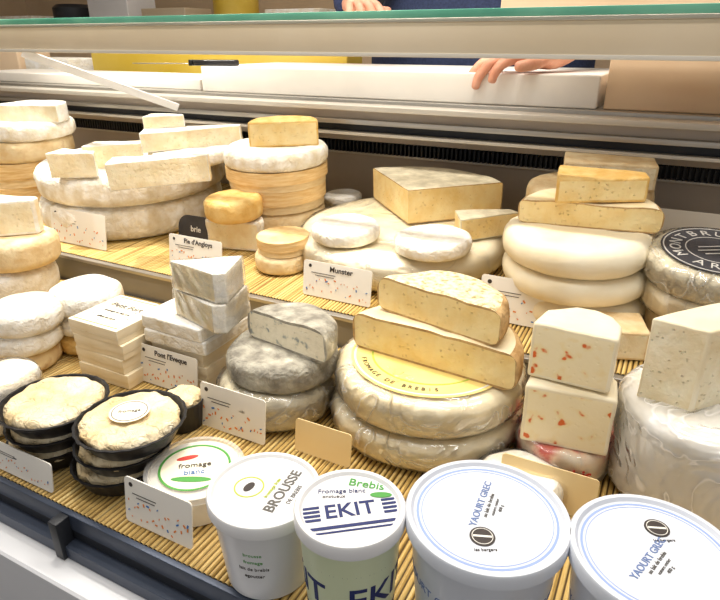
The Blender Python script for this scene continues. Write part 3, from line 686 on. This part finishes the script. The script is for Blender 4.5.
for i in range(11):
    x=-3.9+i*.42; hgt=.10+.08*((i*7)%5)/4
    m=[M_white2,M_dark,M_tub,M_frame,M_yel][i%5]
    if i%3==1:
        r=.12; o=mk('storage_jar',lathe_bm([(0,0),(r*.8,0),(r,.05),(r,hgt),(r*.8,hgt+.02),(0,hgt+.02)]),[m],label='pale rounded container on the back counter',cat='container')
    else:
        o=mk('carton',box_bm(.32,.22,hgt,.006),[m],label='pale carton on the back counter',cat='carton')
    o.location=(x,2.85,.4705)
# ================================================================= PERSON
def skin_obj(name,verts,edges,mats,parent=None,sub=2,label=None,cat=None):
    bm=bmesh.new(); lay=bm.verts.layers.skin.verify(); vs=[]
    for i,(p,r) in enumerate(verts):
        v=bm.verts.new(p); rr=r if isinstance(r,tuple) else (r,r); v[lay].radius=rr; v[lay].use_root=(i==0); vs.append(v)
    for a,b in edges: bm.edges.new((vs[a],vs[b]))
    me=bpy.data.meshes.new(name); bm.to_mesh(me); bm.free()
    ob=bpy.data.objects.new(name,me); col.objects.link(ob)
    m=ob.modifiers.new('skin','SKIN'); m.use_smooth_shade=True
    s_=ob.modifiers.new('sub','SUBSURF'); s_.levels=sub; s_.render_levels=sub
    bpy.context.view_layer.update()
    me2=bpy.data.meshes.new_from_object(ob.evaluated_get(bpy.context.evaluated_depsgraph_get()))
    bpy.data.objects.remove(ob); me2.materials.clear()
    for mm in mats: me2.materials.append(mm)
    me2.shade_smooth(); me2.name=name
    o=bpy.data.objects.new(name,me2); col.objects.link(o)
    if parent: o.parent=parent
    if label:o['label']=label
    if cat:o['category']=cat
    return o
V=[];E=[]
def nv(p,r,frm=None):
    V.append((Vector(p),r)); i=len(V)-1
    if frm is not None: E.append((frm,i))
    return i
cx=-.56; by=1.84
pel=nv((cx,by,.26),(.16,.11)); wa=nv((cx,by-.01,.42),(.15,.10),pel); ch=nv((cx,by-.03,.64),(.17,.11),wa); nb=nv((cx,by-.02,.80),(.09,.08),ch); nk=nv((cx,by-.03,.87),.055,nb)
hd=nv((cx,by-.05,.95),(.072,.085),nk); ht=nv((cx,by-.05,1.05),(.07,.085),hd)
hpL=nv((cx+.09,by,.22),.09,pel); hpR=nv((cx-.09,by,.22),.09,pel)
for hp,sx in ((hpL,1),(hpR,-1)):
    kn=nv((cx+sx*.11,by,-.16),.06,hp); an=nv((cx+sx*.11,by+.02,-.55),.04,kn); nv((cx+sx*.12,by-.14,-.59),.03,an)
shL=nv((cx+.18,by-.03,.75),.062,ch); shR=nv((cx-.18,by-.03,.75),.062,ch)
WL=(-.225,1.225,.408)
elL=nv((-.15,1.50,.50),.045,shL); wrL=nv(WL,.029,elL)
elR=nv((cx-.30,1.62,.53),.045,shR); wrR=nv((-.74,1.40,.50),.026,elR)
def hand(wr,wp,d,s_,up,curl,thumbside=1,spread=1,sc_=1):
    wp=Vector(wp); d=Vector(d).normalized(); up=Vector(up); s_=Vector(s_).normalized()
    pm=nv(wp+d*.045*sc_,(.034*sc_,.020*sc_),wr)
    offs=[.031,.0105,-.0105,-.031]; lens=[.036,.041,.038,.030]; base=[.084,.088,.084,.076]
    for k in range(4):
        b=wp+d*base[k]*sc_+s_*offs[k]*spread*sc_
        i=nv(b,.0100*sc_,pm); dd=d+s_*offs[k]*3; a=0; p=b
        for q in range(3):
            a=curl[q]; dirv=(dd*cos(a)-up*sin(a)).normalized(); p=p+dirv*lens[k]*(1,.68,.55)[q]*sc_; i=nv(p,(.0094,.0086,.0070)[q]*sc_,i)
    t0=nv(wp+(d*.03+s_*.034*thumbside-up*.006)*sc_,.012*sc_,pm); t1=nv(wp+(d*.062+s_*.055*thumbside-up*.012)*sc_,.0105*sc_,t0); nv(wp+(d*.092+s_*.060*thumbside-up*.014)*sc_,.009*sc_,t1)
hand(wrL,WL,(-.84,-.52,-.06),(-.52,.84,0),(0,0,1),(.25,.85,1.35),thumbside=-1,spread=1.1,sc_=1.1)
hand(wrR,(-.74,1.40,.50),(.6,-.7,.05),(.7,.6,0),(0,0,1),(.5,1.2,1.9),thumbside=1,spread=1)
person=skin_obj('person',V,E,[M_skin],label='person in dark blue clothes pressing a hand on the board',cat='person')
def sk(name,lst,edges,m,lab): return skin_obj(name,lst,edges,[m],person,label=lab)
sk('shirt',[((cx,by,.30),(.20,.13)),((cx,by-.01,.45),(.19,.12)),((cx,by-.03,.64),(.20,.13)),((cx,by-.02,.79),(.10,.09)),
  ((cx+.19,by-.03,.75),.075),((-.15,1.51,.505),.062),((-.205,1.30,.435),.046),((cx-.19,by-.03,.75),.075),((cx-.30,1.62,.535),.06),((-.79,1.47,.51),.045)],
  [(0,1),(1,2),(2,3),(2,4),(4,5),(5,6),(2,7),(7,8),(8,9)],M_navy,'dark blue long-sleeved shirt')
sk('trousers',[((cx,by,.27),(.19,.14)),((cx+.1,by,.18),.11),((cx-.1,by,.18),.11),((cx+.11,by,-.16),.08),((cx-.11,by,-.16),.08),((cx+.11,by+.02,-.52),.065),((cx-.11,by+.02,-.52),.065)],
  [(0,1),(0,2),(1,3),(2,4),(3,5),(4,6)],M_dark,'dark trousers')
bm=bmesh.new(); prev=None
for i in range(13):
    a=radians(-75+150*i/12); x=cx+.34*sin(a); y=by-.185*cos(a)
    cur=(bm.verts.new((x,y,-.1)),bm.verts.new((x,y,.45)),bm.verts.new((cx+(x-cx)*.65,y+.01,.70)))
    if prev: bm.faces.new((prev[0],cur[0],cur[1],prev[1])); bm.faces.new((prev[1],cur[1],cur[2],prev[2]))
    prev=cur
a=mk('apron',bm,[M_apron],person,label='blue-grey apron'); md=a.modifiers.new('thick','SOLIDIFY'); md.thickness=.003
def ell(name,c,r,m,lab=None):
    bm=bmesh.new(); bmesh.ops.create_uvsphere(bm,u_segments=24,v_segments=16,radius=1,matrix=Matrix.Translation(c)@Matrix.Diagonal((*r,1))); return mk(name,bm,[m],person,label=lab)
ell('hair',(cx,by-.025,1.055),(.088,.098,.085),M_hair,'short brown hair')
for sx in (-1,1):
    ell('eye',(cx+sx*.03,by-.128,1.01),(.011,.008,.008),M_inkw); ell('ear',(cx+sx*.082,by-.04,.99),(.012,.02,.03),M_skin)
ell('nose',(cx,by-.142,.985),(.012,.018,.022),M_skin); ell('mouth',(cx,by-.130,.95),(.022,.008,.006),M_inkr)
# ================================================================= LIGHT
w=bpy.data.worlds.new('world'); sc.world=w; w.use_nodes=True
w.node_tree.nodes['Background'].inputs[0].default_value=(.97,.96,.95,1); w.node_tree.nodes['Background'].inputs[1].default_value=.46
def area(name,loc,rot,sx,sy,en,c=(1,.93,.82)):
    l=bpy.data.lights.new(name,'AREA'); l.shape='RECTANGLE'; l.size=sx; l.size_y=sy; l.energy=en; l.color=c
    o=bpy.data.objects.new(name,l); col.objects.link(o); o.location=loc; o.rotation_euler=rot; return o
area('case_strip_and_fill',(-.6,.80,1.3),(radians(-4),0,0),1.8,.04,22,(1,.95,.87))
area('case_strip_and_fill',(-.6,.30,1.15),(radians(28),0,0),2.2,.05,7,(1,.96,.88))  # unseen fill strip, added on the customer side to brighten the shaded back wall
area('ceiling_lamp',(-.8,.0,2.0),(radians(8),0,0),2.5,1.0,11,(1,.98,.95))
area('service_lamp',(-.8,2.2,2.0),(0,0,0),2.5,.5,18,(1,.93,.82))
def spot(loc,tg,en,size,soft=.02,c=(1,.95,.84)):
    l=bpy.data.lights.new('spot_lamp','SPOT'); l.energy=en; l.spot_size=radians(size); l.spot_blend=.9; l.shadow_soft_size=soft; l.color=c
    o=bpy.data.objects.new('spot_lamp',l); col.objects.link(o); o.location=loc; o.rotation_euler=(Vector(tg)-Vector(loc)).to_track_quat('-Z','Y').to_euler()
spot((-1.3,.85,1.9),(-1.2,.98,.1),260,38)
spot((-.3,.8,1.9),(-.5,.98,.1),65,30)
spot((-.6,.7,1.9),(-.50,.62,0),60,28)
